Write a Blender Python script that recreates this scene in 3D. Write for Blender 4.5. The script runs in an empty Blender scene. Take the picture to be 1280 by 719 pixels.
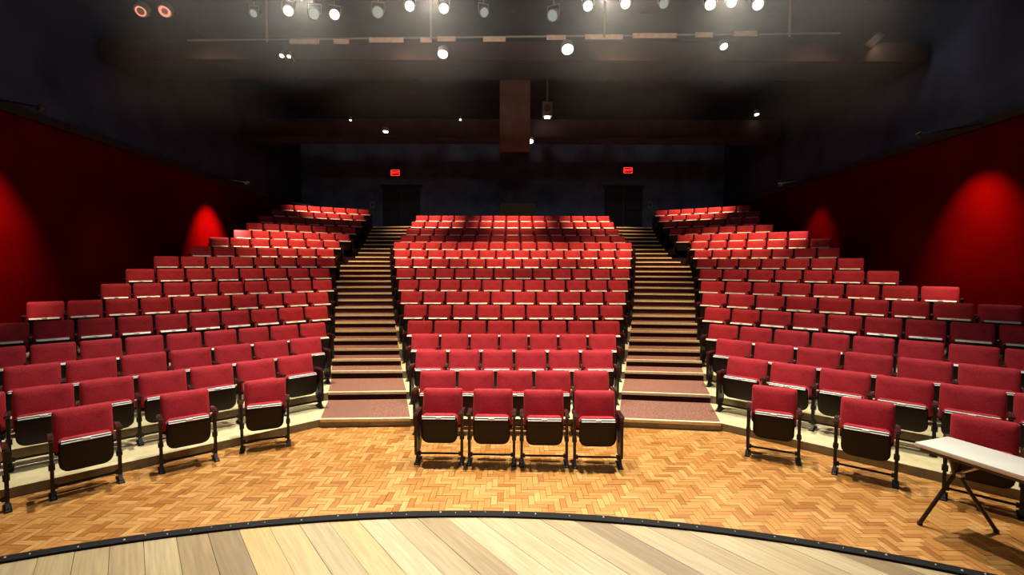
import bpy, bmesh, math, random
from mathutils import Vector, Matrix
random.seed(7)
R = math.radians
scene = bpy.context.scene
col = scene.collection

# ---------------------------------------------------------------- camera
F_PX = 597.4
cam_d = bpy.data.cameras.new('camera')
cam_d.sensor_width = 36.0
cam_d.lens = F_PX / 1280.0 * 36.0
cam_d.clip_start = 0.05
cam = bpy.data.objects.new('camera', cam_d)
col.objects.link(cam)
cam.location = (-0.051, 0.0, 2.336)
cam.rotation_euler = (Matrix.Rotation(R(-0.09), 3, 'Z') @ Matrix.Rotation(R(90 - 2.70), 3, 'X') @ Matrix.Rotation(R(0.16), 3, 'Z')).to_euler()
scene.camera = cam

# ---------------------------------------------------------------- world, exposure
world = bpy.data.worlds.new('world')
scene.world = world
world.use_nodes = True
wb = world.node_tree.nodes['Background']
wb.inputs[0].default_value = (0.30, 0.34, 0.45, 1)
wb.inputs[1].default_value = 0.006
vs = scene.view_settings
vs.view_transform = 'Standard'
vs.look = 'None'
vs.exposure = 0.9
vs.gamma = 1.0
vs.use_curve_mapping = False

# light levels (watts); every lamp sits in a fixture built further down
LV = dict(front=1750, stage=800, house=1650, upper=2600, wall=560, rig=480, fill=200, bridge=300)  # last two: unseen lights added over the stage
HAZE = 0.011

# ---------------------------------------------------------------- helpers
def node_mat(name):
    m = bpy.data.materials.new(name)
    m.use_nodes = True
    nt = m.node_tree
    return m, nt, nt.nodes['Principled BSDF']

def plain(name, c, rough=0.6, metal=0.0, noise=0.0, scale=40.0, bump=0.0, spec=0.5, sheen=0.0, sheen_tint=None):
    m, nt, b = node_mat(name)
    b.inputs['Base Color'].default_value = (*c, 1)
    b.inputs['Roughness'].default_value = rough
    b.inputs['Metallic'].default_value = metal
    b.inputs['Specular IOR Level'].default_value = spec
    if sheen:
        b.inputs['Sheen Weight'].default_value = sheen
        b.inputs['Sheen Roughness'].default_value = 0.4
        if sheen_tint: b.inputs['Sheen Tint'].default_value = (*sheen_tint, 1)
    if noise or bump:
        tc = nt.nodes.new('ShaderNodeTexCoord')
        n = nt.nodes.new('ShaderNodeTexNoise')
        n.inputs['Scale'].default_value = scale
        n.inputs['Detail'].default_value = 5
        nt.links.new(tc.outputs['Object'], n.inputs['Vector'])
        if noise:
            r = nt.nodes.new('ShaderNodeValToRGB')
            r.color_ramp.elements[0].position = 0.3
            r.color_ramp.elements[1].position = 0.7
            r.color_ramp.elements[0].color = (*[x * (1 - noise) for x in c], 1)
            r.color_ramp.elements[1].color = (*[min(1, x * (1 + noise)) for x in c], 1)
            nt.links.new(n.outputs['Fac'], r.inputs['Fac'])
            nt.links.new(r.outputs['Color'], b.inputs['Base Color'])
        if bump:
            bp = nt.nodes.new('ShaderNodeBump')
            bp.inputs['Strength'].default_value = bump
            bp.inputs['Distance'].default_value = 0.01
            nt.links.new(n.outputs['Fac'], bp.inputs['Height'])
            nt.links.new(bp.outputs['Normal'], b.inputs['Normal'])
    return m

def emit(name, c, s):
    m = bpy.data.materials.new(name)
    m.use_nodes = True
    nt = m.node_tree
    nt.nodes.clear()
    o = nt.nodes.new('ShaderNodeOutputMaterial')
    e = nt.nodes.new('ShaderNodeEmission')
    e.inputs[0].default_value = (*c, 1)
    e.inputs[1].default_value = s
    nt.links.new(e.outputs[0], o.inputs[0])
    return m

def wood_mat(name, stops, along, rough, attr):
    """wood whose tone comes from a per-piece random value; grain stretched along local X or Y"""
    m, nt, b = node_mat(name)
    N = nt.nodes.new
    tc = N('ShaderNodeTexCoord')
    if attr:
        src = N('ShaderNodeAttribute'); src.attribute_name = 'tone'; val = src.outputs['Fac']
    else:
        src = N('ShaderNodeObjectInfo'); val = src.outputs['Random']
    ramp = N('ShaderNodeValToRGB')
    els = ramp.color_ramp.elements
    while len(els) < len(stops): els.new(0.5)
    for e, (p, c) in zip(els, stops):
        e.position = p; e.color = (*c, 1)
    nt.links.new(val, ramp.inputs['Fac'])
    mp = N('ShaderNodeMapping')
    mp.inputs['Scale'].default_value = (3, 60, 10) if along == 'X' else (60, 3, 10)
    nt.links.new(tc.outputs['Object'], mp.inputs['Vector'])
    add = N('ShaderNodeVectorMath'); add.operation = 'ADD'
    nt.links.new(mp.outputs['Vector'], add.inputs[0])
    mul = N('ShaderNodeMath'); mul.operation = 'MULTIPLY'; mul.inputs[1].default_value = 50
    nt.links.new(val, mul.inputs[0])
    nt.links.new(mul.outputs[0], add.inputs[1])
    n = N('ShaderNodeTexNoise'); n.inputs['Scale'].default_value = 1.0; n.inputs['Detail'].default_value = 6
    nt.links.new(add.outputs[0], n.inputs['Vector'])
    mr = N('ShaderNodeMapRange')
    mr.inputs['From Min'].default_value = 0.3; mr.inputs['From Max'].default_value = 0.7
    mr.inputs['To Min'].default_value = 0.78; mr.inputs['To Max'].default_value = 1.12
    nt.links.new(n.outputs['Fac'], mr.inputs['Value'])
    mx = N('ShaderNodeMix'); mx.data_type = 'RGBA'; mx.blend_type = 'MULTIPLY'; mx.inputs[0].default_value = 1.0
    nt.links.new(ramp.outputs['Color'], mx.inputs[6])
    nt.links.new(mr.outputs['Result'], mx.inputs[7])
    nt.links.new(mx.outputs[2], b.inputs['Base Color'])
    b.inputs['Roughness'].default_value = rough
    bp = N('ShaderNodeBump'); bp.inputs['Strength'].default_value = 0.08; bp.inputs['Distance'].default_value = 0.005
    nt.links.new(n.outputs['Fac'], bp.inputs['Height'])
    nt.links.new(bp.outputs['Normal'], b.inputs['Normal'])
    return m

def velour_mat():
    m, nt, b = node_mat('red_fabric')
    N = nt.nodes.new
    tc = N('ShaderNodeTexCoord'); oi = N('ShaderNodeObjectInfo')
    n = N('ShaderNodeTexNoise'); n.inputs['Scale'].default_value = 90; n.inputs['Detail'].default_value = 4
    nt.links.new(tc.outputs['Object'], n.inputs['Vector'])
    n2 = N('ShaderNodeTexNoise'); n2.inputs['Scale'].default_value = 5; n2.inputs['Detail'].default_value = 3
    nt.links.new(tc.outputs['Object'], n2.inputs['Vector'])
    a = N('ShaderNodeMath'); a.operation = 'MULTIPLY_ADD'; a.inputs[1].default_value = 0.6; a.inputs[2].default_value = 0.0
    nt.links.new(n.outputs['Fac'], a.inputs[0])
    a2 = N('ShaderNodeMath'); a2.operation = 'MULTIPLY_ADD'; a2.inputs[1].default_value = 0.4
    nt.links.new(n2.outputs['Fac'], a2.inputs[0]); nt.links.new(a.outputs[0], a2.inputs[2])
    r = N('ShaderNodeValToRGB')
    r.color_ramp.elements[0].position = 0.36; r.color_ramp.elements[0].color = (0.34, 0.012, 0.019, 1)
    r.color_ramp.elements[1].position = 0.66; r.color_ramp.elements[1].color = (0.62, 0.036, 0.050, 1)
    nt.links.new(a2.outputs[0], r.inputs['Fac'])
    nt.links.new(r.outputs['Color'], b.inputs['Base Color'])
    b.inputs['Roughness'].default_value = 0.75
    b.inputs['Specular IOR Level'].default_value = 0.25
    b.inputs['Sheen Weight'].default_value = 0.25
    b.inputs['Sheen Roughness'].default_value = 0.35
    b.inputs['Sheen Tint'].default_value = (1.0, 0.45, 0.45, 1)
    bp = N('ShaderNodeBump'); bp.inputs['Strength'].default_value = 0.25; bp.inputs['Distance'].default_value = 0.004
    nt.links.new(n.outputs['Fac'], bp.inputs['Height'])
    nt.links.new(bp.outputs['Normal'], b.inputs['Normal'])
    return m

def carpet_mat():
    m, nt, b = node_mat('speckled_carpet')
    N = nt.nodes.new
    tc = N('ShaderNodeTexCoord')
    n = N('ShaderNodeTexNoise'); n.inputs['Scale'].default_value = 70; n.inputs['Detail'].default_value = 6; n.inputs['Roughness'].default_value = 0.8
    nt.links.new(tc.outputs['Object'], n.inputs['Vector'])
    r = N('ShaderNodeValToRGB')
    e = r.color_ramp.elements
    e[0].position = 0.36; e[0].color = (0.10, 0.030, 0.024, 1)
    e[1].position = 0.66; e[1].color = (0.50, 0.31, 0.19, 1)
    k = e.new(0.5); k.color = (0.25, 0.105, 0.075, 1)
    nt.links.new(n.outputs['Fac'], r.inputs['Fac'])
    nt.links.new(r.outputs['Color'], b.inputs['Base Color'])
    b.inputs['Roughness'].default_value = 0.95
    b.inputs['Specular IOR Level'].default_value = 0.1
    bp = N('ShaderNodeBump'); bp.inputs['Strength'].default_value = 0.4; bp.inputs['Distance'].default_value = 0.006
    nt.links.new(n.outputs['Fac'], bp.inputs['Height'])
    nt.links.new(bp.outputs['Normal'], b.inputs['Normal'])
    return m

M = {}
M['red'] = velour_mat()
M['pan'] = plain('dark_brown_shell', (0.009, 0.0035, 0.003), 0.5, noise=0.3, scale=25, spec=0.3)
M['shell'] = plain('black_back_shell', (0.012, 0.009, 0.009), 0.5)
M['iron'] = plain('black_iron', (0.005, 0.004, 0.005), 0.4, spec=0.4)
M['arm'] = plain('dark_armrest', (0.035, 0.016, 0.012), 0.22, spec=0.7)
M['strip'] = plain('pale_metal_strip', (0.82, 0.78, 0.68), 0.45, metal=0.1)
M['plate'] = plain('white_number_plate', (0.9, 0.88, 0.82), 0.5)
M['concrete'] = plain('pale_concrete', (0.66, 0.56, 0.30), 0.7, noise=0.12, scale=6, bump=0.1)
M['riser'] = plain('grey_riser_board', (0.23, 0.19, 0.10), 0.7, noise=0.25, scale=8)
M['nosing'] = plain('pale_nosing', (0.80, 0.64, 0.36), 0.5, noise=0.1, scale=20)
M['carpet'] = carpet_mat()
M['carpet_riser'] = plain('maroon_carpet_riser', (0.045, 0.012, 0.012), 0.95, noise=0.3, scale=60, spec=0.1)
M['grout'] = plain('dark_wood_joint', (0.07, 0.028, 0.008), 0.8)
pq = [(0.0, (0.36, 0.135, 0.022)), (0.25, (0.47, 0.205, 0.042)), (0.7, (0.56, 0.27, 0.068)), (1.0, (0.64, 0.34, 0.105))]
M['parquet'] = wood_mat('parquet_block', pq, 'X', 0.42, False)
M['parquet_s'] = wood_mat('parquet_field', pq, 'X', 0.42, True)
M['plank'] = wood_mat('stage_plank', [(0.0, (0.27, 0.19, 0.10)), (0.2, (0.42, 0.31, 0.16)), (0.55, (0.50, 0.39, 0.215)), (0.8, (0.57, 0.46, 0.27)), (0.9, (0.60, 0.38, 0.11)), (1.0, (0.60, 0.37, 0.10))], 'Y', 0.38, False)
M['black'] = plain('black_paint', (0.010, 0.010, 0.012), 0.6)
M['trim'] = plain('black_rubber_trim', (0.004, 0.004, 0.004), 0.7, spec=0.2)
M['stud'] = plain('white_stud', (0.85, 0.82, 0.72), 0.3)
M['wallred'] = plain('red_wall_cloth', (0.085, 0.0003, 0.0003), 1.0, noise=0.15, scale=1.2, spec=0.0)
M['walldark'] = plain('charcoal_wall', (0.12, 0.16, 0.26), 0.9, noise=0.3, scale=1.5, spec=0.1)
M['ceil'] = plain('dark_ceiling', (0.045, 0.06, 0.115), 0.95, noise=0.3, scale=1.0, spec=0.05)
M['beam'] = plain('brown_beam', (0.060, 0.036, 0.034), 0.85, noise=0.25, scale=2.0, spec=0.1)
M['board'] = plain('tan_rail_board', (0.85, 0.58, 0.43), 0.7, noise=0.12, scale=12)
M['pipe'] = plain('tan_steel_pipe', (0.45, 0.33, 0.25), 0.5)
M['lampbody'] = plain('lamp_housing', (0.34, 0.33, 0.29), 0.4)
M['lampglow'] = emit('lamp_lens_glow', (1.0, 0.95, 0.78), 1.6)
M['lampdim'] = emit('lamp_lens_dim', (0.90, 1.0, 0.82), 0.16)
M['source'] = emit('stage_lamp_source', (1.0, 0.93, 0.75), 20)
M['downglow'] = emit('downlight_lens_glow', (1.0, 0.90, 0.62), 9)
M['ring'] = emit('amber_lamp_ring', (0.9, 0.32, 0.20), 0.6)
M['exit'] = emit('exit_sign_red', (1.0, 0.03, 0.02), 1.6)
M['exitface'] = plain('exit_sign_face', (0.10, 0.005, 0.005), 0.5)
M['table'] = plain('white_table_plastic', (0.80, 0.80, 0.70), 0.35, noise=0.04, scale=6)
M['tableedge'] = plain('grey_table_edge', (0.50, 0.50, 0.42), 0.5)
M['tleg'] = plain('dark_table_leg', (0.030, 0.018, 0.012), 0.4)
M['galv'] = plain('galvanised_bracket', (0.6, 0.6, 0.58), 0.4, metal=0.5)
M['shaft'] = plain('brown_shaft', (0.20, 0.115, 0.095), 0.85, noise=0.2, scale=2.0, spec=0.1)
M['tierdark'] = plain('dark_tier_carpet', (0.030, 0.014, 0.012), 0.95, spec=0.1)
M['olive'] = plain('olive_panel', (0.16, 0.14, 0.07), 0.8)
M['door'] = plain('dark_door', (0.020, 0.018, 0.024), 0.6)
M['greyplate'] = plain('grey_wall_plate', (0.22, 0.20, 0.19), 0.6)
M['speaker'] = plain('brown_speaker_box', (0.16, 0.11, 0.10), 0.7)

def bm_box(bm, x0, x1, y0, y1, z0, z1, bev=0.0):
    res = bmesh.ops.create_cube(bm, size=1)
    vs_ = res['verts']
    for v in vs_:
        v.co = Vector(((x0 + x1) / 2 + v.co.x * (x1 - x0), (y0 + y1) / 2 + v.co.y * (y1 - y0), (z0 + z1) / 2 + v.co.z * (z1 - z0)))
    if bev:
        ed = list({e for v in vs_ for e in v.link_edges})
        bmesh.ops.bevel(bm, geom=ed, offset=bev, segments=2, affect='EDGES', profile=0.5)

def bm_loft(bm, rings, cap0=True, cap1=True):
    rv = [[bm.verts.new(p) for p in r] for r in rings]
    n = len(rv[0])
    for a, b in zip(rv[:-1], rv[1:]):
        for i in range(n):
            j = (i + 1) % n
            bm.faces.new((a[i], a[j], b[j], b[i]))
    if cap0: bm.faces.new(list(reversed(rv[0])))
    if cap1: bm.faces.new(rv[-1])

def bm_tube(bm, p0, p1, r0, r1=None, n=10):
    r1 = r0 if r1 is None else r1
    p0 = Vector(p0); p1 = Vector(p1)
    d = (p1 - p0).normalized()
    u = d.orthogonal().normalized(); v = d.cross(u)
    ring = lambda p, r: [p + (u * math.cos(2 * math.pi * k / n) + v * math.sin(2 * math.pi * k / n)) * r for k in range(n)]
    bm_loft(bm, [ring(p0, r0), ring(p1, r1)])

def bm_prism(bm, poly, z0, z1):
    a = [bm.verts.new((x, y, z0)) for x, y in poly]
    b = [bm.verts.new((x, y, z1)) for x, y in poly]
    n = len(poly)
    for i in range(n):
        j = (i + 1) % n
        bm.faces.new((a[i], a[j], b[j], b[i]))
    bm.faces.new(list(reversed(a))); bm.faces.new(b)

def to_mesh(bm, name, mat, smooth=False):
    bmesh.ops.recalc_face_normals(bm, faces=bm.faces)
    me = bpy.data.meshes.new(name)
    bm.to_mesh(me); bm.free()
    for m_ in (mat if isinstance(mat, (list, tuple)) else [mat]): me.materials.append(m_)
    if smooth:
        me.polygons.foreach_set('use_smooth', [True] * len(me.polygons))
        try: me.set_sharp_from_angle(angle=R(42))
        except Exception: pass
    return me

def link(name, me, parent=None):
    o = bpy.data.objects.new(name, me)
    col.objects.link(o)
    if parent is not None: o.parent = parent
    return o

def empty(name, loc=(0, 0, 0), rz=0.0):
    o = bpy.data.objects.new(name, None)
    o.empty_display_size = 0.1
    col.objects.link(o)
    o.location = loc; o.rotation_euler = (0, 0, rz)
    return o

def tag(o, label=None, cat=None, group=None, kind=None):
    if label: o['label'] = label
    if cat: o['category'] = cat
    if group: o['group'] = group
    if kind: o['kind'] = kind
    return o

def copy_tree(o, parent=None):
    c = o.copy(); col.objects.link(c)
    c.parent = parent
    for ch in o.children: copy_tree(ch, c)
    return c

def boxobj(name, dims, mat, parent=None, bev=0.0):
    bm = bmesh.new(); bm_box(bm, *dims, bev=bev)
    return link(name, to_mesh(bm, name, mat), parent)

def spot(name, loc, target, watts, angle, blend, color, radius=0.12, parent=None):
    d = bpy.data.lights.new(name, 'SPOT')
    d.energy = watts; d.spot_size = R(angle); d.spot_blend = blend; d.color = color; d.shadow_soft_size = radius
    o = bpy.data.objects.new(name, d); col.objects.link(o)
    o.location = loc
    o.rotation_euler = (Vector(target) - Vector(loc)).to_track_quat('-Z', 'Y').to_euler()
    return o

# ---------------------------------------------------------------- layout numbers of the house (metres)
CH = 0.82                                                  # top of a seat back above its floor
P = {1: 0, 2: 0, 3: .105, 4: .230, 5: .366, 6: .613, 7: .865, 8: 1.119, 9: 1.407, 10: 1.705, 11: 1.996, 12: 2.296, 13: 2.591, 14: 2.913, 15: 3.265, 16: 3.602, 17: 3.94, 18: 4.28}
ZC = {2: 6.791, 3: 7.852, 4: 8.852, 5: 9.785, 6: 10.703, 7: 11.616, 8: 12.538, 9: 13.486, 10: 14.475, 11: 15.496, 12: 16.54, 13: 17.568, 14: 18.558, 15: 19.503, 16: 20.423, 17: 21.35}
NC = {i: min(i + 3, 15) for i in range(2, 17)}
D = {2: 6.741, 3: 7.677, 4: 8.613, 5: 9.56, 6: 10.508, 7: 11.457, 8: 12.413, 9: 13.378, 10: 14.361, 11: 15.352, 12: 16.351, 13: 17.358, 14: 18.372, 15: 19.39, 16: 20.413, 17: 21.43, 18: 22.45}
PH = {i: 0.675 - 0.0142 * (i - 9) for i in range(2, 19)}
TS = {-1: {2: -2.509, 3: -2.886, 4: -3.263, 5: -3.562, 6: -3.797, 7: -3.984, 8: -4.215, 9: -4.283, 10: -4.525, 11: -4.582, 12: -4.818, 13: -5.205, 14: -5.45, 15: -5.683, 16: -5.815, 17: -6.0, 18: -6.2},
      1: {2: -2.329, 3: -2.711, 4: -3.094, 5: -3.425, 6: -3.681, 7: -3.892, 8: -4.06, 9: -4.2, 10: -4.35, 11: -4.503, 12: -4.647, 13: -5.15, 14: -5.45, 15: -5.707, 16: -5.86, 17: -6.0, 18: -6.2}}
dphi = {-1: [.02, .45, .88, -1.49, -2.3, -2.45, -2.67, -.07, -.68, -.47, -.97, -1.8, -1.45, -1.26, -2.34, -2.0],
        1: [2.96, 3.91, 4.35, 1.88, .6, 1.9, 3.34, 3.54, .97, -.48, .66, 1.46, 1.86, 1.55, -.13, -.1]}
PT = {s: {i: 0.55 + R(dphi[s][i - 2]) for i in range(2, 18)} for s in (-1, 1)}
def side_pt(i, t, off, s):
    """point on the side block's row line: t along the row (outwards), off forward of the seat backs"""
    d = D[i] - off; ph = PH[i]
    return (s * (t * math.cos(ph) + d * math.sin(ph)), -t * math.sin(ph) + d * math.cos(ph))
def wall_x(y): return 8.75 + (y - 8.0) * 0.085

SO, CO = 0.83, 1.02                                        # tier front edge ahead of seat backs, side and centre
STAGE_C, STAGE_R, STAGE_Z = (-0.34, -3.50), 6.54, 0.72

def a_edge(i): return (NC[i] - 1 if i <= 12 else 15) * 0.275 + 0.10       # half width of the centre block
def tier_front(i):
    """left-to-right polyline of the front edge of tier i with the aisle corner points"""
    pts = []
    out = {}
    for s in (-1, 1):
        b = side_pt(i, TS[s][i] + (0.26 if i < 13 else 0.1), SO, s)
        t = TS[s][i]
        while True:
            q = side_pt(i, t, SO, s)
            if abs(q[0]) > wall_x(q[1]) + 0.5 or t > 9: break
            t += 0.1
        out[s] = (q, b)
    E_ = ZC[min(i, 17)] - CO + (0.95 if i == 18 else 0)
    a = a_edge(i)
    return [out[-1][0], out[-1][1], (-a, E_), (a, E_), out[1][1], out[1][0]]

# ---------------------------------------------------------------- room shell
def structure(o, label=None):
    o['kind'] = 'structure'
    if label: o['label'] = label
    return o
floor = structure(boxobj('floor', (-12, 12, -5, 24, -0.30, -0.012), M['grout']), 'parquet floor of wooden blocks in front of the seats')

YB = 23.0
structure(boxobj('wall_back', (-14, 14, YB, YB + 0.3, 0, 9.6), M['walldark']), 'dark rear wall behind the last seat rows')
structure(boxobj('ceiling', (-14, 14, -5, YB + 0.3, 9.2, 9.5), M['ceil']), 'dark ceiling above the lighting bridges')
for s, nm in ((-1, 'left'), (1, 'right')):
    bm = bmesh.new()
    bm_prism(bm, [(s * wall_x(1.0), 1.0), (s * wall_x(YB), YB), (s * (wall_x(YB) + .3), YB), (s * (wall_x(1.0) + .3), 1.0)], 0, 4.95)
    structure(link('wall_' + nm, to_mesh(bm, 'wall_' + nm, M['wallred'])), 'deep red cloth side wall on the %s' % nm)
    bm = bmesh.new()
    bm_prism(bm, [(s * (wall_x(1.0) + .05), 1.0), (s * (wall_x(YB) + .05), YB), (s * (wall_x(YB) + .4), YB), (s * (wall_x(1.0) + .4), 1.0)], 4.95, 9.4)
    structure(link('wall_upper_' + nm, to_mesh(bm, 'wall_upper_' + nm, M['ceil'])), 'black upper side wall on the %s' % nm)
    bm = bmesh.new()
    bm_prism(bm, [(s * (wall_x(1.0) - .06), 1.0), (s * (wall_x(YB) - .06), YB), (s * (wall_x(YB) + .2), YB), (s * (wall_x(1.0) + .2), 1.0)], 4.95, 5.10)
    structure(link('trim_%d' % (1 if s < 0 else 2), to_mesh(bm, 'trim', M['black'])), 'black ledge on top of the %s red wall' % nm)

# tiers
fronts = {i: tier_front(i) for i in range(3, 18)}
back_line = [(-13, YB), (-4.2, YB), (-2, YB), (2, YB), (4.2, YB), (13, YB)]
for i in range(3, 18):
    f0 = fronts[i]
    f1 = fronts[i + 1] if i < 17 else back_line
    bm = bmesh.new()
    bm_prism(bm, f0 + list(reversed(f1)), 0.0 if i == 3 else P[i] - 0.40, P[i])
    bm.faces.ensure_lookup_table()
    bmesh.ops.recalc_face_normals(bm, faces=bm.faces)
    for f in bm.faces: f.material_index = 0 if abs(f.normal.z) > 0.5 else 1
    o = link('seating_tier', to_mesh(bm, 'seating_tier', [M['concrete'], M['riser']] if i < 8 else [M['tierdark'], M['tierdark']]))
    structure(o, ('pale concrete' if i < 8 else 'dark carpeted') + ' seating tier under row %s' % ['three', 'four', 'five', 'six', 'seven', 'eight', 'nine', 'ten', 'eleven', 'twelve', 'thirteen', 'fourteen', 'fifteen', 'sixteen', 'seventeen'][i - 3])

# aisle stairs: each step a carpeted block with a pale nosing
def lerp2(p, q, t): return (p[0] + (q[0] - p[0]) * t, p[1] + (q[1] - p[1]) * t)
for s, nm in ((-1, 'left'), (1, 'right')):
    st = empty('aisle_stairs', (0, 0, 0))
    structure(st, 'carpeted aisle stairs between the centre block and the %s block' % nm)
    def edge(i):
        f = fronts[i] if i <= 17 else back_line
        inner, outer = (f[2], f[1]) if s < 0 else (f[3], f[4])
        w = math.dist(inner, outer)
        return lerp2(inner, outer, 0.03 / w), lerp2(inner, outer, 1 - 0.03 / w)
    def step(e0, e1, z0, z1, first=False):
        n0, n1 = e0; m0, m1 = e1
        bm = bmesh.new()
        poly = [n0, n1, m1, m0]
        bm_prism(bm, poly, z0, z1 + 0.012)
        bmesh.ops.recalc_face_normals(bm, faces=bm.faces)
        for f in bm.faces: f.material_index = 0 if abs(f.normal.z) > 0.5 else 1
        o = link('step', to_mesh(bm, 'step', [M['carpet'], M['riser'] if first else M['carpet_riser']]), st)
        # nosing strip along the front top edge
        d = Vector((m0[0] + m1[0] - n0[0] - n1[0], m0[1] + m1[1] - n0[1] - n1[1])).normalized()
        fwd = -d
        q = [(n0[0] + fwd.x * .022, n0[1] + fwd.y * .022), (n1[0] + fwd.x * .022, n1[1] + fwd.y * .022), (n1[0] + d.x * .035, n1[1] + d.y * .035), (n0[0] + d.x * .035, n0[1] + d.y * .035)]
        bm = bmesh.new(); bm_prism(bm, q, z1 - 0.022, z1 + 0.018)
        link('nosing', to_mesh(bm, 'nosing', M['nosing']), o)
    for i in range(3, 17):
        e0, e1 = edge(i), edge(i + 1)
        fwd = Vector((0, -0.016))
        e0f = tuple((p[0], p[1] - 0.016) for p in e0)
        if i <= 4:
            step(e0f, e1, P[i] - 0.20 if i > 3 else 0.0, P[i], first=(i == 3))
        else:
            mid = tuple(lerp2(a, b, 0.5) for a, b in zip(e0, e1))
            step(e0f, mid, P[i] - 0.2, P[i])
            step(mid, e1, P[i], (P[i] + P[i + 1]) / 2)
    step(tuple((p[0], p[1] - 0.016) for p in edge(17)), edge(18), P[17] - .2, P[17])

# ---------------------------------------------------------------- parquet blocks
W_, L_ = 0.062, 0.186
def in_region(x, y):
    if math.hypot(x - STAGE_C[0], y - STAGE_C[1]) < STAGE_R - 0.12: return False
    if abs(x) > 6.6 or y < 1.2: return False
    if y > ZC[3] - CO + 0.1: return False
    s = -1 if x < 0 else 1
    d = abs(x) * math.sin(PH[3]) + y * math.cos(PH[3])
    return d < D[3] - SO + 0.12
blocks = []
for m in range(-260, 261):
    for n in range(-90, 91):
        ox, oy = (m + 3 * n) * W_, (m - 3 * n) * W_ + 4.0
        for hz in (True, False):
            cx, cy = (ox + L_ / 2, oy + W_ / 2) if hz else (ox + W_ / 2, oy + W_ + L_ / 2)
            if in_region(cx, cy): blocks.append((cx, cy, hz))
def seen(b):
    # in front of the stage lip as seen by the house: nearest blocks beyond the lip
    x, y = b[0], b[1]
    vx, vy = (x + 0.05) / 1.455 - 0.05, y / 1.455
    if math.hypot(vx - STAGE_C[0], vy - STAGE_C[1]) < STAGE_R: return False
    return abs(x) < 1.02 * y + 0.2
vis = sorted([b for b in blocks if seen(b)], key=lambda b: math.hypot(b[0], b[1]))
single = set(vis[:300])
def block_mesh(name, mat):
    bm = bmesh.new(); bm_box(bm, -L_ / 2 + .0019, L_ / 2 - .0019, -W_ / 2 + .0019, W_ / 2 - .0019, -0.014, 0.0)
    return to_mesh(bm, name, mat)
pb = block_mesh('parquet_block', M['parquet'])
verts, faces, tones = [], [], []
for b in blocks:
    dz = random.uniform(-0.0016, 0.0012)
    if b in single:
        o = link('parquet_block', pb, floor)
        o.location = (b[0], b[1], dz)
        o.rotation_euler = (random.uniform(-.004, .004), random.uniform(-.003, .003), 0 if b[2] else math.pi / 2)
    else:
        hx, hy = (L_ / 2 - .0019, W_ / 2 - .0019) if b[2] else (W_ / 2 - .0019, L_ / 2 - .0019)
        k = len(verts); tn = random.random()
        tl = random.uniform(-.0006, .0006)
        for z in (-0.014, dz):
            for sx, sy in ((-1, -1), (1, -1), (1, 1), (-1, 1)):
                verts.append((b[0] + sx * hx, b[1] + sy * hy, z + (tl * sx if z == dz else 0)))
        faces += [(k + 4, k + 5, k + 6, k + 7), (k, k + 1, k + 5, k + 4), (k + 1, k + 2, k + 6, k + 5), (k + 2, k + 3, k + 7, k + 6), (k + 3, k, k + 4, k + 7)]
        tones += [tn] * 8
me = bpy.data.meshes.new('parquet_field')
me.from_pydata(verts, [], faces)
at = me.attributes.new('tone', 'FLOAT', 'POINT')
at.data.foreach_set('value', tones)
me.materials.append(M['parquet_s'])
tag(link('parquet_field', me, floor), kind='stuff')

# ---------------------------------------------------------------- stage: planks, lip, studs
stage = structure(empty('stage_deck', (STAGE_C[0], STAGE_C[1], 0)), 'raised wooden stage with a curved front edge')
bm = bmesh.new()
NA = 96
arcp = [(STAGE_R * math.sin(a), STAGE_R * math.cos(a)) for a in [R(-75 + 150 * k / NA) for k in range(NA + 1)]]
bm_prism(bm, arcp, 0.0, STAGE_Z - 0.025)
link('stage_front', to_mesh(bm, 'stage_front', M['black']), stage)
ang = R(38.6)
dv = Vector((-math.sin(ang), math.cos(ang))); pv = Vector((math.cos(ang), math.sin(ang)))
pw = 0.152
RI = STAGE_R - 0.055
k = -40
while k < 42:
    o0, o1 = k * pw + .0012, (k + 1) * pw - .0012
    k += 1
    if max(abs(o0), abs(o1)) > RI - 0.05: continue
    far = []
    for q in range(5):
        o_ = o0 + (o1 - o0) * q / 4
        far.append(pv * o_ + dv * math.sqrt(RI * RI - o_ * o_))
    lo = 1.2
    if far[0].dot(dv) < lo + .2 or far[-1].dot(dv) < lo + .2: continue
    poly = [pv * o0 + dv * lo, pv * o1 + dv * lo] + list(reversed(far))
    c = pv * ((o0 + o1) / 2)
    # local frame: Y along the plank
    rot = Matrix.Rotation(-ang, 2)
    loc_poly = [tuple(rot @ (p - c)) for p in poly]
    bm = bmesh.new(); bm_prism(bm, loc_poly, -0.02, 0.0)
    po = link('plank', to_mesh(bm, 'plank', M['plank']), stage)
    po.location = (c.x, c.y, STAGE_Z + random.uniform(-.0008, .0008)); po.rotation_euler = (0, 0, ang)
bm = bmesh.new()
def arc_band(bm, r0, r1, z0, z1, a0=-60, a1=60, n=120):
    rings = []
    for q in range(n + 1):
        a = R(a0 + (a1 - a0) * q / n)
        sn, cs = math.sin(a), math.cos(a)
        rings.append([(r0 * sn, r0 * cs, z0), (r1 * sn, r1 * cs, z0), (r1 * sn, r1 * cs, z1), (r0 * sn, r0 * cs, z1)])
    bm_loft(bm, rings)
arc_band(bm, STAGE_R - 0.052, STAGE_R + 0.012, STAGE_Z - 0.05, STAGE_Z + 0.012)
lip = link('edge_strip', to_mesh(bm, 'edge_strip', M['trim']), stage)
bm = bmesh.new()
a = -40.0
while a < 40:
    r_ = STAGE_R - 0.02 + random.uniform(-.012, .012)
    x, y = r_ * math.sin(R(a)), r_ * math.cos(R(a))
    w = random.choice((.004, .005, .005, .007))
    bm_tube(bm, (x, y, STAGE_Z + 0.010), (x, y, STAGE_Z + 0.016), w, w * .6, 6)
    a += random.choice((0.85, 0.95, 1.05, 1.9))
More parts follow.
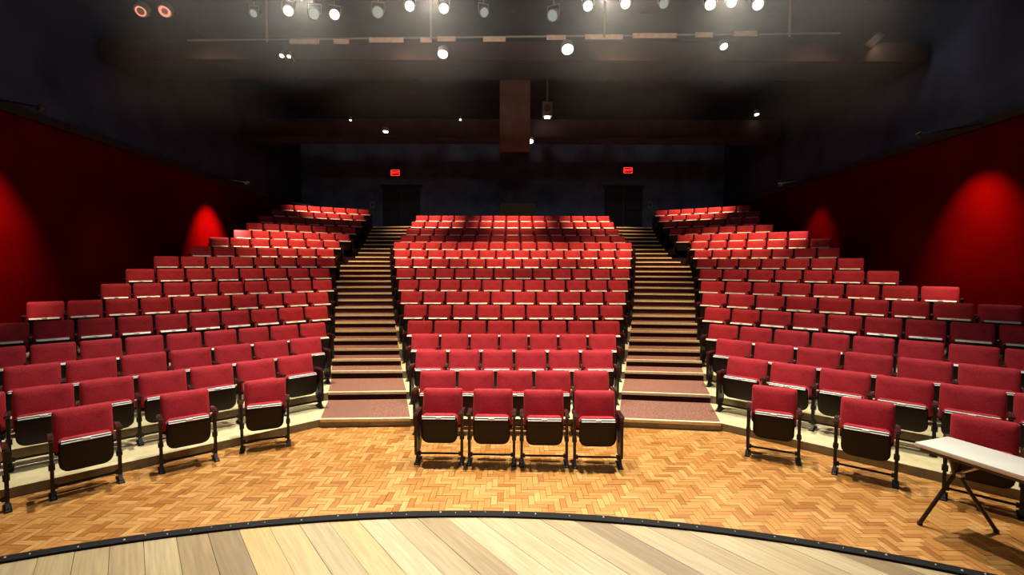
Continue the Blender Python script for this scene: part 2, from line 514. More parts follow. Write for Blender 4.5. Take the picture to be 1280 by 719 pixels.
tag(link('stud', to_mesh(bm, 'stud', M['stud']), lip), kind='stuff')

# ---------------------------------------------------------------- theatre seats
def rrect(w, z0, z1, r, seg=4, top_arch=0.0, rb=None):
    rb = r if rb is None else rb
    pts = []
    for cx, cz, a0, rr in ((w / 2 - r, z1 - r, 0, r), (-w / 2 + r, z1 - r, 90, r), (-w / 2 + rb, z0 + rb, 180, rb), (w / 2 - rb, z0 + rb, 270, rb)):
        for q in range(seg + 1):
            a = R(a0 + 90 * q / seg)
            pts.append((cx + rr * math.cos(a), cz + rr * math.sin(a)))
    if top_arch:
        pts = [(x, z + (top_arch * (1 - (2 * x / w) ** 2) if z > (z0 + z1) / 2 else 0)) for x, z in pts]
    return pts

LEAN = 0.24
def lean(bm, z_ref=CH, k=LEAN):
    for v in bm.verts: v.co.y += (v.co.z - z_ref) * k

def seat_meshes():
    ms = {}
    # back cushion: a pillow of stacked outlines
    bm = bmesh.new()
    rings = []
    for y, ins in ((-0.020, .085), (-0.016, .045), (-0.004, .014), (0.010, .002), (0.030, 0.0), (0.048, .006)):
        rings.append([(x, y, z) for x, z in rrect(0.505 - 2 * ins, 0.40 + ins, CH - ins, 0.035)])
    bm_loft(bm, rings); lean(bm)
    ms['back_cushion'] = to_mesh(bm, 'back_cushion', M['red'], True)
    bm = bmesh.new()
    rings = [[(x, y, z) for x, z in rrect(0.50 - 2 * i_, 0.36 + i_, CH - .012 - i_, 0.03)] for y, i_ in ((0.046, 0), (0.062, .004), (0.070, .02))]
    bm_loft(bm, rings); lean(bm)
    ms['back_shell'] = to_mesh(bm, 'back_shell', M['shell'], True)
    # folded-up seat: red cushion behind, dark pan towards the stage
    bm = bmesh.new()
    rings = [[(x, y, z) for x, z in rrect(0.435 - 2 * i_, 0.27 + i_, 0.572 - i_, 0.04, top_arch=0.016)] for y, i_ in ((-0.246, .004), (-0.225, 0), (-0.17, .002), (-0.145, .02), (-0.135, .06))]
    bm_loft(bm, rings)
    for v in bm.verts: v.co.y -= (v.co.z - 0.30) * 0.10
    ms['seat_cushion'] = to_mesh(bm, 'seat_cushion', M['red'], True)
    bm = bmesh.new()
    rings = [[(x, y - 0.012 * (1 - (2 * x / .47) ** 2), z) for x, z in rrect(0.448 - 2 * i_, 0.238 + i_, 0.548 - i_, 0.02, rb=0.09)] for y, i_ in ((-0.278, .03), (-0.274, .010), (-0.262, 0), (-0.246, 0))]
    bm_loft(bm, rings)
    for v in bm.verts: v.co.y -= (v.co.z - 0.30) * 0.10
    ms['seat_pan'] = to_mesh(bm, 'seat_pan', M['pan'], True)
    bm = bmesh.new()
    prof = [(-.292, .570), (-.304, .570), (-.326, .546), (-.326, .541), (-.292, .541)]
    a = [bm.verts.new((-.200, y, z)) for y, z in prof]; b = [bm.verts.new((.200, y, z)) for y, z in prof]
    for i in range(len(prof)):
        j = (i + 1) % len(prof); bm.faces.new((a[i], a[j], b[j], b[i]))
    bm.faces.new(a); bm.faces.new(list(reversed(b)))
    ms['edge_strip'] = to_mesh(bm, 'edge_strip', M['strip'])
    bm = bmesh.new()                                       # close-up version: two pale rails with a dark slot between
    prof = [(-.292, .570), (-.304, .570), (-.310, .5635), (-.309, .5625), (-.319, .5515), (-.320, .5525), (-.326, .546), (-.326, .541), (-.292, .541)]
    a = [bm.verts.new((-.200, y, z)) for y, z in prof]; b = [bm.verts.new((.200, y, z)) for y, z in prof]
    for i in range(len(prof)):
        j = (i + 1) % len(prof); f_ = bm.faces.new((a[i], a[j], b[j], b[i])); f_.material_index = 1 if i in (2, 3, 4) else 0
    bm.faces.new(a); bm.faces.new(list(reversed(b)))
    ms['edge_strip_near'] = to_mesh(bm, 'edge_strip', [M['strip'], M['iron']])
    bm = bmesh.new()
    bm_box(bm, -.032, .032, -.332, -.316, .540, .566, bev=.002)
    ms['number_plate'] = to_mesh(bm, 'number_plate', M['plate'])
    # standard: upright with a gusset, foot plate and bolt
    def standard(x):
        bm = bmesh.new()
        prof = [(-.262, .03), (-.215, .03), (-.205, .32), (-.175, .54), (-.165, .59), (-.275, .59), (-.262, .40)]
        a = [bm.verts.new((x - .016, y, z)) for y, z in prof]; b = [bm.verts.new((x + .016, y, z)) for y, z in prof]
        for i in range(len(prof)):
            j = (i + 1) % len(prof); bm.faces.new((a[i], a[j], b[j], b[i]))
        bm.faces.new(a); bm.faces.new(list(reversed(b)))
        bm_tube(bm, (x - .026, -.215, .30), (x + .026, -.215, .30), .032, n=10)
        return bm
    ms['leg_r'] = to_mesh(standard(.275), 'leg', M['iron'])
    ms['leg_l'] = to_mesh(standard(-.275), 'leg', M['iron'])
    def foot(x):
        bm = bmesh.new()
        bm_box(bm, x - .030, x + .030, -.335, -.10, 0, .016, bev=.004)
        prof = [(-.325, .014), (-.262, .080), (-.215, .080), (-.13, .014)]
        a = [bm.verts.new((x - .016, y, z)) for y, z in prof]; b = [bm.verts.new((x + .016, y, z)) for y, z in prof]
        for i in range(4):
            j = (i + 1) % 4; bm.faces.new((a[i], a[j], b[j], b[i]))
        bm.faces.new(a); bm.faces.new(list(reversed(b)))
        bm_tube(bm, (x, -.305, .014), (x, -.305, .034), .011, n=6)
        bm_tube(bm, (x, -.125, .014), (x, -.125, .030), .011, n=6)
        return bm
    ms['foot_r'] = to_mesh(foot(.275), 'foot', M['iron'])
    ms['foot_l'] = to_mesh(foot(-.275), 'foot', M['iron'])
    def arm(x):
        bm = bmesh.new()
        bm_box(bm, x - .026, x + .026, -.365, -.085, .588, .618, bev=.009)
        return bm
    ms['arm_r'] = to_mesh(arm(.275), 'armrest', M['arm'], True)
    ms['arm_l'] = to_mesh(arm(-.275), 'armrest', M['arm'], True)
    bm = bmesh.new()
    bm_tube(bm, (-.262, -.235, .105), (.262, -.235, .105), .0125, n=8)
    bm_box(bm, -.262, -.235, -.255, -.215, .085, .125); bm_box(bm, .235, .262, -.255, -.215, .085, .125)
    ms['crossbar'] = to_mesh(bm, 'crossbar', M['iron'])
    def endp(x):
        bm = bmesh.new()
        prof = [(-.345, .16), (-.33, .12), (-.14, .12), (-.10, .18), (-.075, .50), (-.075, .588), (-.350, .588)]
        a = [bm.verts.new((x - .016, y, z)) for y, z in prof]; b = [bm.verts.new((x + .016, y, z)) for y, z in prof]
        for i in range(len(prof)):
            j = (i + 1) % len(prof); bm.faces.new((a[i], a[j], b[j], b[i]))
        bm.faces.new(a); bm.faces.new(list(reversed(b)))
        return bm
    ms['end_r'] = to_mesh(endp(.275), 'end_panel', M['iron'])
    ms['end_l'] = to_mesh(endp(-.275), 'end_panel', M['iron'])
    return ms
SM = seat_meshes()
def build_seat(sides, ends, near=True):
    """one tip-up seat; sides: which standards it owns, ends: which aisle panels"""
    root = empty('theatre_seat')
    link('back_cushion', SM['back_cushion'], root); link('back_shell', SM['back_shell'], root)
    link('seat_cushion', SM['seat_cushion'], root)
    pan = link('seat_pan', SM['seat_pan'], root)
    link('edge_strip', SM['edge_strip_near' if near else 'edge_strip'], pan); link('number_plate', SM['number_plate'], pan)
    link('crossbar', SM['crossbar'], root)
    for s in sides:
        lg = link('leg', SM['leg_' + s], root); link('foot', SM['foot_' + s], lg)
        link('armrest', SM['arm_' + s], root)
    for s in ends: link('end_panel', SM['end_' + s], root)
    return root
protos = {}
def place(kind, x, y, z, rz, sx=1.0):
    if kind not in protos:
        protos[kind] = build_seat(*kind); o = protos[kind]
    else:
        o = copy_tree(protos[kind])
    o.location = (x, y, z); o.rotation_euler = (0, 0, rz); o.scale = (sx, 1, 1)
    return o
ORD = ['first', 'second', 'third', 'fourth', 'fifth', 'sixth', 'seventh', 'eighth', 'ninth', 'tenth', 'eleventh', 'twelfth', 'thirteenth', 'fourteenth', 'fifteenth', 'sixteenth', 'seventeenth']
far = []                                                   # seats of the last rows, joined below
LAST = 12
G = dict(loose='loose chairs on the parquet', centre='centre block seats', left='left block seats', right='right block seats')
# front four chairs of the centre block, each on legs of its own
for k in range(4):
    x = -0.885 + k * 0.615
    ends = (('l',) if k == 0 else ('r',) if k == 3 else ())
    o = place((('l', 'r'), ends), x, 5.80 - 0.055 * (x + 0.885), 0, R(-1.5), 0.955)
    tag(o, 'red folding theatre chair, %s from the left of the four in the very front row' % ORD[k], 'theatre seat', G['loose'])
for nm, x, y, a in (('first', -3.28, 6.22, 25), ('second', -3.94, 5.64, 40.5), ('third', -4.61, 5.03, 46), ('fourth', -5.18, 4.40, 49)):
    o = place((('l', 'r'), ('r',) if nm == 'first' else ()), x, y, 0, R(a), 0.955)
    tag(o, 'red loose front chair on the parquet, left side, %s from the left aisle' % nm, 'theatre seat', G['loose'])
for nm, x, y, a in (('first', 3.24, 5.90, -29), ('second', 3.98, 5.33, -38), ('third', 4.68, 4.70, -44)):
    o = place((('l', 'r'), ('l',) if nm == 'first' else ()), x, y, 0, R(a), 0.98)
    tag(o, 'red loose front chair on the parquet, right side, %s from the right aisle' % nm, 'theatre seat', G['loose'])
count = 11
for i in range(2, 17):
    n = NC[i]
    for k in range(n):
        x = (k - (n - 1) / 2) * 0.55
        if i > LAST: far.append((x, ZC[i], P[i], 0.0, 1.0, 'l' if k == 0 else 'r' if k == n - 1 else '')); continue
        kind = (('l', 'r') if k == 0 else ('r',), ('l',) if k == 0 else ('r',) if k == n - 1 else (), i <= 4)
        o = place(kind, x, ZC[i], P[i], 0.0)
        tag(o, 'red theatre seat, centre block, %s row from the stage, %s seat from the left' % (ORD[i - 1], ORD[k]), 'theatre seat', G['centre'])
        count += 1
for s, nm in ((-1, 'left'), (1, 'right')):
    for i in range(3, 18):
        p = PT[s][i]
        k = 0
        while True:
            t = TS[s][i] + (k + 0.5) * p
            x, y = side_pt(i, t, 0.0, s)
            xo, yo = side_pt(i, t + p / 2, 0.0, s)
            if abs(xo) > wall_x(yo) - (0.45 if s < 0 and i in (7, 8, 12, 13) else 0.12) or abs(x) > 1.2 * y + 0.6: break
            rz = -s * PH[i]
            if i > LAST: far.append((x, y, P[i], rz, p / .55, '' if k else ('l' if s > 0 else 'r'))); k += 1; continue
            sd = 'r' if s > 0 else 'l'                     # the standard on the far side from the aisle
            od = 'l' if s > 0 else 'r'
            kind = (('l', 'r') if k == 0 else (sd,), (od,) if k == 0 else (), i <= 4)
            o = place(kind, x, y, P[i], rz, p / .55)
            tag(o, 'red theatre seat, %s block, %s tiered row from the stage, %s seat from the aisle' % (nm, ORD[i - 3], ORD[k]), 'theatre seat', G[nm])
            count += 1; k += 1
print('SEATS individual', count, 'far', len(far))
# the last rows: one joined object
parts = [(SM[k_], 0) for k_ in ('back_cushion', 'seat_cushion')] + [(SM['seat_pan'], 1), (SM['back_shell'], 1), (SM['leg_r'], 2), (SM['arm_r'], 3), (SM['edge_strip'], 4)]
V, Fc, Mi = [], [], []
for x, y, z, rz, sx, en in far:
    T = Matrix.Translation((x, y, z)) @ Matrix.Rotation(rz, 4, 'Z') @ Matrix.Diagonal((sx, 1, 1, 1))
    for me_, mi in parts + ([(SM['end_' + en], 2)] if en else []):
        b0 = len(V)
        V += [tuple(T @ v.co) for v in me_.vertices]
        for pl in me_.polygons:
            Fc.append([b0 + q for q in pl.vertices]); Mi.append(mi)
me = bpy.data.meshes.new('rear_theatre_seats')
me.from_pydata(V, [], Fc)
for m_ in ('red', 'pan', 'iron', 'arm', 'strip'): me.materials.append(M[m_])
me.polygons.foreach_set('material_index', Mi)
me.polygons.foreach_set('use_smooth', [True] * len(me.polygons))
try: me.set_sharp_from_angle(angle=R(42))
except Exception: pass
tag(link('rear_theatre_seats', me), 'small red theatre seats of the last rows below the dark rear wall', 'theatre seats', kind='stuff')

# ---------------------------------------------------------------- white folding table at the right
tb = empty('folding_table', (3.608, 4.257, 0), math.atan2(-0.947, 0.32))
tag(tb, 'white plastic folding table with dark wishbone legs on the parquet', 'table')
TL, TW = 1.52, 0.46
bm = bmesh.new(); bm_box(bm, 0, TL, 0, TW, .705, .745, bev=.010)
link('table_top', to_mesh(bm, 'table_top', M['table'], True), tb)
bm = bmesh.new()
for x0, x1, y0, y1 in ((.03, TL - .03, .025, .045), (.03, TL - .03, TW - .045, TW - .025), (.03, .05, .03, TW - .03), (TL - .05, TL - .03, .03, TW - .03)):
    bm_box(bm, x0, x1, y0, y1, .675, .706)
link('apron', to_mesh(bm, 'apron', M['tleg']), tb)
for x, k in ((.20, 1), (TL - .20, -1)):
    bm = bmesh.new()
    ap = Vector((x, TW / 2, .50))
    for fx, fy, s_ in ((x - .14 * k, .02, -1), (x + .16 * k, TW + .05, 1)):
        bm_tube(bm, ap + Vector((0, .02 * s_, 0)), (fx, fy, .02), .017, n=8)
        bm_tube(bm, ap + Vector((0, .02 * s_, 0)), (x, TW / 2 + .10 * s_, .70), .017, n=8)
        bm_tube(bm, (fx, fy, .03), (fx, fy, .0), .024, .020, n=8)
    bm_tube(bm, (x, TW / 2 - .11, .69), (x, TW / 2 + .11, .69), .014, n=8)
    lg = link('leg', to_mesh(bm, 'leg', M['tleg']), tb)
    bm = bmesh.new()
    bm_tube(bm, (x + .26 * k, TW / 2, .69), (x, TW / 2, .50), .010, n=6)
    bm_box(bm, x - .03, x + .05, TW / 2 - .03, TW / 2 + .03, .49, .515)
    link('brace', to_mesh(bm, 'brace', M['galv']), lg)

# ---------------------------------------------------------------- lighting bridges, rails and lamps
def thing_box(name, dims, mat, label, cat, bev=.0):
    o = boxobj(name, dims, mat, None, bev)
    return tag(o, label, cat)
B1Y = 10.5
br = empty('lighting_bridge', (0, B1Y, 6.74)); tag(br, 'brown front lighting bridge with tan rail boards carrying the stage lamps', 'catwalk')
boxobj('fascia', (-8.9, 8.9, 0, .12, 0, .40), M['beam'], br)
boxobj('deck', (-8.9, 8.9, .12, 1.1, 0, .06), M['ceil'], br)
CAMM = cam.rotation_euler.to_matrix()
def at_depth(px, py, Y):
    """world point at depth Y seen at a measured place of the photograph"""
    r = CAMM @ Vector(((px - 640) / F_PX, (359.5 - py) / F_PX, -1.0))
    k_ = Y / r.y
    return Vector((cam.location.x + r.x * k_, Y, cam.location.z + r.z * k_))
def px2x(px, Y): return at_depth(px, 45, Y).x
for x0, x1, y in ((363, 400, 52), (418, 437, 52), (462, 505, 50), (526, 540, 50), (547, 570, 48.5), (604, 632, 49), (683, 707, 47), (731, 778, 46), (790, 845, 44.5), (868, 890, 43.5), (915, 945, 41.5)):
    z = at_depth(x0, y, B1Y - .045).z - 6.74
    bm = bmesh.new(); bm_box(bm, px2x(x0, B1Y), px2x(x1, B1Y), -.06, -.03, z - .05, z + .05, bev=.004)
    link('rail_board', to_mesh(bm, 'rail_board', M['board']), br)
bm = bmesh.new(); bm_tube(bm, (-7.0, -.015, .385), (7.0, -.015, .585), .022, n=8)
link('rail_pipe', to_mesh(bm, 'rail_pipe', M['lampbody']), br)
for px in (335, 539, 755, 985):
    x = px2x(px, B1Y)
    bm = bmesh.new(); bm_tube(bm, (x, -.05, .42 + x * .014), (x, -.05, 2.46), .026, n=8)
    link('hanger_pipe', to_mesh(bm, 'hanger_pipe', M['pipe']), br)
bm = bmesh.new(); bm_tube(bm, (-8.6, -.25, 1.32), (8.6, -.25, 1.32), .03, n=10)
link('lamp_pipe', to_mesh(bm, 'lamp_pipe', M['lampbody']), br)

b2 = empty('rear_lighting_bridge', (0, 17.0, 6.82)); tag(b2, 'dim brown rear lighting bridge crossing under the ceiling', 'catwalk')
boxobj('fascia', (-9.4, 9.4, 0, .12, 0, .62), M['beam'], b2)
boxobj('deck', (-9.4, 9.4, .12, 1.0, .0, .06), M['ceil'], b2)
structure(thing_box('ceiling_shaft', (-.46, .58, 16.55, 16.98, 6.30, 9.2), M['shaft'], 'brown vertical shaft dropping from the ceiling at mid house', None), 'brown vertical shaft dropping from the ceiling at mid house')

def lamp(px, py, Y, aim, size, glow, label, watts=0, cone=50, color=(1, .9, .72), hang=0.0):
    """stage lantern: tapered can with lens, yoke and clamp, pointing at aim"""
    t = at_depth(px, py, Y)
    d = (Vector(aim) - t).normalized()
    root = empty('stage_lamp', t)
    tag(root, label, 'stage lamp', 'stage lamps on the front bridge')
    q = d.to_track_quat('Z', 'Y').to_matrix().to_4x4()
    r, ln = size, size * 2.6
    bm = bmesh.new()
    prof = ((-ln, r * .45), (-ln * .9, r * .75), (-ln * .4, r * .8), (-ln * .35, r), (-.02, r), (-.02, r * .90), (-.06, r * .88))
    rings = [[(rr * math.cos(2 * math.pi * k / 16), rr * math.sin(2 * math.pi * k / 16), z) for k in range(16)] for z, rr in prof]
    bm_loft(bm, rings, True, False)
    bmesh.ops.transform(bm, matrix=q, verts=bm.verts)
    link('housing', to_mesh(bm, 'housing', M['lampbody'], True), root)
    bm = bmesh.new()
    bmesh.ops.create_circle(bm, cap_ends=True, radius=r * .88, segments=20, matrix=q @ Matrix.Translation((0, 0, -.05)))
    link('lens', to_mesh(bm, 'lens', glow), root)
    bm = bmesh.new()
    side = d.cross(Vector((0, 0, 1))).normalized()
    mid = -d * ln * .35
    for s in (-1, 1): bm_tube(bm, mid + side * s * r * 1.12, mid + side * s * r * 1.12 + Vector((0, 0, r * 1.7)), .012, n=6)
    bm_tube(bm, mid - side * r * 1.14 + Vector((0, 0, r * 1.7)), mid + side * r * 1.14 + Vector((0, 0, r * 1.7)), .012, n=6)
    link('yoke', to_mesh(bm, 'yoke', M['lampbody']), root)
    bm = bmesh.new()
    bm_tube(bm, mid + Vector((0, 0, r * 1.7)), mid + Vector((0, 0, r * 1.7 + .10 + hang)), .016, n=6)
    link('clamp', to_mesh(bm, 'clamp', M['lampbody']), root)
    if watts:
        l = spot('lamp_light', (0, 0, 0), d, watts, cone, 0.5, color, r * .7)
        l.parent = root
        l.location = d * .03
        l.rotation_euler = d.to_track_quat('-Z', 'Y').to_euler()
    return root
lamp_spec = [  # px, py, aim, size, glow, watts, words
    (316, 17, (-5, 2, 1), .085, 'lampdim', 0, 'small unlit stage lamp, leftmost on the front bridge'),
    (360, 14, (-2, 1.0, .7), .11, 'lampglow', 1, 'bright stage lamp second from the left on the front bridge'),
    (392, 17, (-1.5, -2, 2.0), .12, 'lampdim', 0, 'pale disc stage lamp between two bright ones at left'),
    (418, 18, (0, -2, 2.0), .11, 'lampglow', 1, 'bright round stage lamp right of the pale disc lamp'),
    (472, 15, (-1.0, -2, 2.2), .12, 'lampdim', 0, 'pale stage lamp midway between two left lamp clusters'),
    (512, 8, (-.6, 1.2, .7), .11, 'lampglow', 1, 'bright stage lamp high above the second left rail board'),
    (555, 11, (.6, 1.2, .7), .11, 'lampglow', 1, 'bright stage lamp just right of the left centre hanger pipe'),
    (606, 16, (3.5, 1.5, .7), .10, 'lampdim', 0, 'slim stage lamp turned sideways left of centre'),
    (690, 20, (-3.5, 1.5, .7), .12, 'lampdim', 0, 'tall pale stage lamp turned sideways right of centre'),
    (735, 8, (.5, 1.2, .7), .11, 'lampglow', 1, 'bright stage lamp just left of the right centre hanger pipe'),
    (782, 5, (1, 1.0, .7), .11, 'lampglow', 1, 'bright stage lamp just right of the right centre hanger pipe'),
    (830, 5, (1.5, 1, .7), .10, 'lampdim', 0, 'dim stage lamp between the two right lamp clusters'),
    (888, 6, (.8, 1.0, .7), .12, 'lampglow', 1, 'bright stage lamp above the fourth right rail board'),
    (915, 3, (1.6, .8, .7), .11, 'lampglow', 1, 'bright stage lamp second from the right on the front bridge'),
    (948, 6, (2.5, .8, .7), .12, 'lampglow', 1, 'bright stage lamp, rightmost on the front bridge'),
]
for px, py, aim, sz, gl, on, lab in lamp_spec:
    lamp(px, py, B1Y - .25, aim, sz, M[gl], lab)
for px, aim, lab in ((378, (-1.2, 1.6, .7), 'strong stage lamp at the top edge above the left lamp cluster'), (540, (-.4, 1.6, .7), 'strong stage lamp at the top edge above the left hanger pipe'), (757, (.5, 1.6, .7), 'strong stage lamp at the top edge above the right hanger pipe'), (912, (1.2, 1.6, .7), 'strong stage lamp at the top edge above the right lamp cluster')):
    lamp(px, -9, B1Y - .9, aim, .13, M['source'], lab, LV['rig'], 40)

def downlight(px, py, Y, r, mat, label, group='round house lamps under the bridges', depth=.16, tilt=(0, -.55, -.83)):
    t = at_depth(px, py, Y)
    root = empty('house_lamp', t); tag(root, label, 'house lamp', group)
    d = Vector(tilt).normalized(); q = d.to_track_quat('Z', 'Y').to_matrix().to_4x4()
    bm = bmesh.new()
    rings = [[(rr * math.cos(2 * math.pi * k / 16), rr * math.sin(2 * math.pi * k / 16), z) for k in range(16)] for z, rr in ((-depth, r * .8), (-depth * .9, r * 1.12), (0, r * 1.15), (0, r * 1.0), (-.03, r * .98))]
    bm_loft(bm, rings, True, False)
    bmesh.ops.transform(bm, matrix=q, verts=bm.verts)
    link('can', to_mesh(bm, 'can', M['lampbody'], True), root)
    bm = bmesh.new()
    bmesh.ops.create_circle(bm, cap_ends=True, radius=r * .98, segments=20, matrix=q @ Matrix.Translation((0, 0, -.02)))
    link('lens', to_mesh(bm, 'lens', mat), root)
    bm = bmesh.new(); bm_tube(bm, -d * depth * .8, Vector((0, (10.56 if Y < 12 else 17.06) - Y, .02)), .014, n=6)
    link('bracket', to_mesh(bm, 'bracket', M['lampbody']), root)
    return root
downlight(352, 70, 10.3, .045, M['downglow'], 'left one of a pair of tiny white lamps below the left rail boards')
downlight(361, 71, 10.3, .040, M['downglow'], 'right one of a pair of tiny white lamps below the left rail boards')
downlight(553.5, 68, 10.3, .10, M['downglow'], 'round glowing lamp below the front bridge, left of the shaft')
downlight(709.5, 62, 10.3, .12, M['downglow'], 'round glowing lamp below the front bridge, right of the shaft')
downlight(905, 58.5, 10.3, .075, M['downglow'], 'small glowing lamp below the rightmost rail boards')
downlight(1097, 52.5, 10.3, .14, M['downglow'], 'glowing lamp seen edge-on at the far right', tilt=(.75, -.18, -.75))
downlight(482, 165, 16.8, .09, M['downglow'], 'small white lamp on the rear bridge above the left exit sign', tilt=(0, -.25, -.95))
downlight(438, 150.5, 16.8, .035, M['downglow'], 'tiny white lamp at the left end of the rear bridge')
downlight(575.5, 150, 16.8, .035, M['downglow'], 'tiny white lamp on the rear bridge left of the shaft')
downlight(663, 177, 16.8, .10, M['downglow'], 'round pinkish white lamp at the foot of the shaft')
downlight(946, 143.5, 16.8, .075, M['downglow'], 'small white lamp on the rear bridge far to the right', tilt=(0, -.3, -.9))
for px, lab in ((176, 'dim orange ring lamp high at the far left'), (206, 'brighter orange ring lamp beside the dim one at far left')):
    t = downlight(px, 14, 10.3, .12, M['lampbody'], lab)
    bm = bmesh.new()
    d = Vector((0.25, -.75, -.6)).normalized(); q = d.to_track_quat('Z', 'Y')
    for k in range(20):
        a0, a1 = 2 * math.pi * k / 20, 2 * math.pi * (k + 1) / 20
        rc = .085
        bm_tube(bm, q @ Vector((rc * math.cos(a0), rc * math.sin(a0), .01)), q @ Vector((rc * math.cos(a1), rc * math.sin(a1), .01)), .026 if px == 206 else .016, n=6)
    link('glow_ring', to_mesh(bm, 'glow_ring', M['ring']), t)
sp = empty('hanging_loudspeaker', at_depth(684, 137.5, 16.6)); tag(sp, 'small brown loudspeaker box with a white lamp hanging right of the shaft', 'loudspeaker')
boxobj('cabinet', (-.17, .17, -.15, .15, -.24, .24), M['speaker'], sp, .02)
bm = bmesh.new(); bm_tube(bm, (0, -.156, .02), (0, -.15, .02), .12, n=18); link('cone', to_mesh(bm, 'cone', M['beam']), sp)
bm = bmesh.new(); bm_tube(bm, (0, 0, .24), (0, 0, 9.2 - sp.location.z), .015, n=6); link('hanger', to_mesh(bm, 'hanger', M['lampbody']), sp)
boxobj('indicator_lamp', (-.09, .09, -.13, -.02, -.30, -.245), M['downglow'], sp, .01)

# ---------------------------------------------------------------- rear wall: exits, doors, booth desk, plates
def text_mesh(body, size, depth):
    cu = bpy.data.curves.new('text', 'FONT'); cu.body = body; cu.size = size; cu.extrude = depth; cu.align_x = 'CENTER'; cu.align_y = 'CENTER'
    o = bpy.data.objects.new('text', cu); col.objects.link(o)
    dg = bpy.context.evaluated_depsgraph_get()
    me_ = bpy.data.meshes.new_from_object(o.evaluated_get(dg))
    bpy.data.objects.remove(o)
    return me_
ex_me = text_mesh('EXIT', .16, .004); ex_me.materials.clear(); ex_me.materials.append(M['exit'])
for px, py, nm in ((494, 216, 'left'), (785, 213, 'right')):
    x, _, z = at_depth(px, py, 22.75)
    e = empty('exit_sign', (x, 22.8, z)); tag(e, 'small glowing red exit sign above the %s aisle' % nm, 'exit sign', 'exit signs')
    boxobj('case', (-.22, .22, -.05, .19, -.15, .15), M['exitface'], e, .01)
    t = link('lettering', ex_me, e); t.location = (0, -.056, 0); t.rotation_euler = (math.pi / 2, 0, 0)
    bm = bmesh.new()
    for d_ in ((-.20, .20, -.056, -.05, .115, .135), (-.20, .20, -.056, -.05, -.135, -.115), (-.20, -.18, -.056, -.05, -.135, .135), (.18, .20, -.056, -.05, -.135, .135)): bm_box(bm, *d_)
    link('border', to_mesh(bm, 'border', M['exit']), e)
for n_, x in ((1, -5.3), (2, 5.3)):
    d_ = structure(empty('door_%d' % n_, (x, YB, P[17])), 'dark double door at the top of the %s aisle' % ('left' if n_ == 1 else 'right'))
    for s in (-1, 1):
        bm = bmesh.new(); bm_box(bm, s * .46 - .44, s * .46 + .44, -.05, -.005, .01, 2.1, bev=.006)
        lf = link('door_leaf', to_mesh(bm, 'door_leaf', M['door']), d_)
        boxobj('push_bar', (s * .46 - .33, s * .46 + .33, -.10, -.05, 1.0, 1.06), M['iron'], lf)
    boxobj('door_frame', (-.98, .98, -.06, -.001, 2.1, 2.2), M['black'], d_)
bo = empty('control_desk', (0.25, 22.55, P[17])); tag(bo, 'olive control booth counter behind the last centre row', 'counter')
boxobj('front_panel', (-.84, .84, -.25, -.2, 0, 1.22), M['olive'], bo)
boxobj('desk_top', (-.9, .9, -.3, .3, 1.22, 1.26), M['olive'], bo)
boxobj('side_panel', (-.84, -.80, -.2, .25, 0, 1.22), M['olive'], bo)
boxobj('side_panel', (.80, .84, -.2, .25, 0, 1.22), M['olive'], bo)
for px, py, lab in ((465, 256, 'grey wall plate left of the left rear door'), (497, 257, 'grey wall plate right of the left rear door'), (813, 256, 'grey wall plate beside the right rear door')):
    x, _, z = at_depth(px, py, 22.95)
    w_ = empty('wall_plate', (x, YB, z)); tag(w_, lab, 'wall plate', 'wall plates on the rear wall')
    boxobj('plate', (-.12, .12, -.02, -.002, -.16, .16), M['greyplate'], w_, .004)
    boxobj('switch', (-.03, .03, -.03, -.02, -.05, .05), M['black'], w_)

# ---------------------------------------------------------------- house lights recessed in black cans
def can_light(loc, target, watts, angle, blend, color, label, radius=.12, cat='downlight', group='ceiling downlights', k=1.0, arm=None):
    root = empty('ceiling_downlight', loc); tag(root, label, cat, group)
    d = (Vector(target) - Vector(loc)).normalized(); q = d.to_track_quat('Z', 'Y').to_matrix().to_4x4()
    bm = bmesh.new()
    rings = [[(rr * math.cos(2 * math.pi * q_ / 16), rr * math.sin(2 * math.pi * q_ / 16), z) for q_ in range(16)] for z, rr in ((-.30 * k, .10 * k), (-.29 * k, .15 * k), (0, .15 * k), (0, .14 * k), (-.27 * k, .135 * k))]
    bm_loft(bm, rings, True, True)
    bmesh.ops.transform(bm, matrix=q, verts=bm.verts)
    link('can', to_mesh(bm, 'can', M['black'], True), root)
    if arm:
        bm = bmesh.new(); bm_tube(bm, -d * .2 * k, Vector(arm) - Vector(loc), .014, n=6)
        link('arm', to_mesh(bm, 'arm', M['black']), root)
    l = spot('downlight', (0, 0, 0), d, watts, angle, blend, color, radius)
    l.parent = root; l.location = d * .02; l.rotation_euler = d.to_track_quat('-Z', 'Y').to_euler()
    return root
warm = (1.0, .74, .46); neutral = (1.0, .92, .80); amber = (1.0, .70, .40)
# over the parquet and the first rows
for x, y, tx, ty in ((-4.2, 7.4, -3.6, 6.0), (-1.5, 7.2, -1.2, 6.0), (1.5, 7.2, 1.2, 6.0), (4.2, 7.4, 3.6, 6.0)):
    can_light((x, y, 9.19), (tx, ty, 0), LV['front'], 56, .8, neutral, 'black ceiling downlight over the front rows, ' + {-4.2: 'far left', -1.5: 'left of centre', 1.5: 'right of centre', 4.2: 'far right'}[x])
for x, w_ in ((-6.4, 'far left'), (-2.2, 'left of centre'), (2.2, 'right of centre'), (6.4, 'far right')):
    can_light((x, 8.6, 9.19), (x * .98, 11.2, .9), LV['house'] * (1.0 if abs(x) < 4 else .62), 52, .8, warm, 'black ceiling downlight over the middle rows, ' + w_)
for x, w_ in ((-7.0, 'far left'), (-3.6, 'left of centre'), (0, 'in the centre'), (3.6, 'right of centre'), (7.0, 'far right')):
    can_light((x, 13.4, 9.19), (x, 15.6, 2.4), LV['upper'], 42, .9, amber, 'black ceiling downlight over the upper rows, ' + w_)
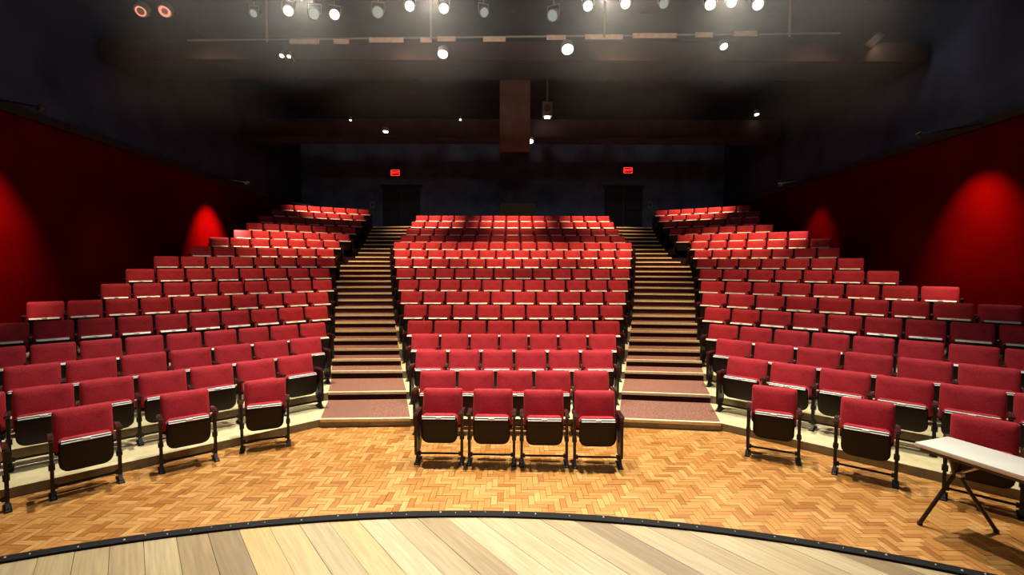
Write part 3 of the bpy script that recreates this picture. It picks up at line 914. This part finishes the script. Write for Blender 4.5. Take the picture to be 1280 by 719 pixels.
for x, w_ in ((-7.8, 'far left'), (-3.6, 'left of centre'), (0, 'in the centre'), (3.6, 'right of centre'), (7.8, 'far right')):
    can_light((x, 18.2, 9.19), (x, 20.0 + (.7 if abs(x) > 5 else 0), 3.8), LV['upper'] * .8, 40, .9, amber, 'black ceiling downlight over the last rows, ' + w_)
# lamps over the stage, aimed down at the boards
for x, tx, w_ in ((-1.6, -.9, 'left'), (1.6, .7, 'right')):
    can_light((x, 1.2, 9.19), (tx, 1.9, .7), LV['stage'], 40, 1.0, neutral, 'black ceiling lamp above the stage boards on the ' + w_)
# red wall washers under the ledge
for s, spec in ((-1, ((7.7, .8, 1.0), (14.7, 1.2, 1.3), (20.3, .6, .6))), (1, ((9.1, .65, 1.0), (14.6, .5, .4)))):
    for y, kw, dist in spec:
        x = s * (wall_x(y) - 1.2)
        can_light((x, y, 4.75), (s * (wall_x(y) + .5), y, 2.0), LV['wall'] * kw * dist, 66, 1.0, (1, .70, .50), 'small black downlight washing the %s red wall, %s' % ('left' if s < 0 else 'right', 'near the stage' if y < 11 else 'by the middle rows' if y < 17 else 'by the last rows'), radius=.05, group='wall washers', k=.35, arm=(s * (wall_x(y) + .02), y, 5.02))
# wide work light added unseen over the stage to brighten bridge and rear wall
can_light((0, 0.6, 7.2), (0, 12, 5.2), LV['fill'], 150, .6, (.85, .92, 1.0), 'wide work light added unseen over the stage facing the house', radius=.35, group='stage work light', arm=(0, .6, 9.2))

# second work light, added unseen to brighten the front lighting bridge
can_light((0, 0.9, 7.9), (0, 10.5, 7.3), LV['bridge'], 56, .6, (1.0, .86, .72), 'work light added unseen over the stage aimed at the lighting bridge', radius=.2, group='stage work light', arm=(0, .9, 9.2))
# thin stage haze hanging in the air under the ceiling
bm = bmesh.new(); bm_box(bm, -8.0, 8.0, 1.5, 10.9, 5.2, 9.15)
hz = bpy.data.materials.new('thin_haze'); hz.use_nodes = True
nt = hz.node_tree; nt.nodes.clear()
no = nt.nodes.new('ShaderNodeOutputMaterial'); vo = nt.nodes.new('ShaderNodeVolumeScatter')
vo.inputs['Density'].default_value = HAZE; vo.inputs['Anisotropy'].default_value = 0.5
nt.links.new(vo.outputs[0], no.inputs['Volume'])
tag(link('stage_haze', to_mesh(bm, 'stage_haze', hz)), 'thin haze drifting below the ceiling around the stage lamps', 'haze', kind='stuff')
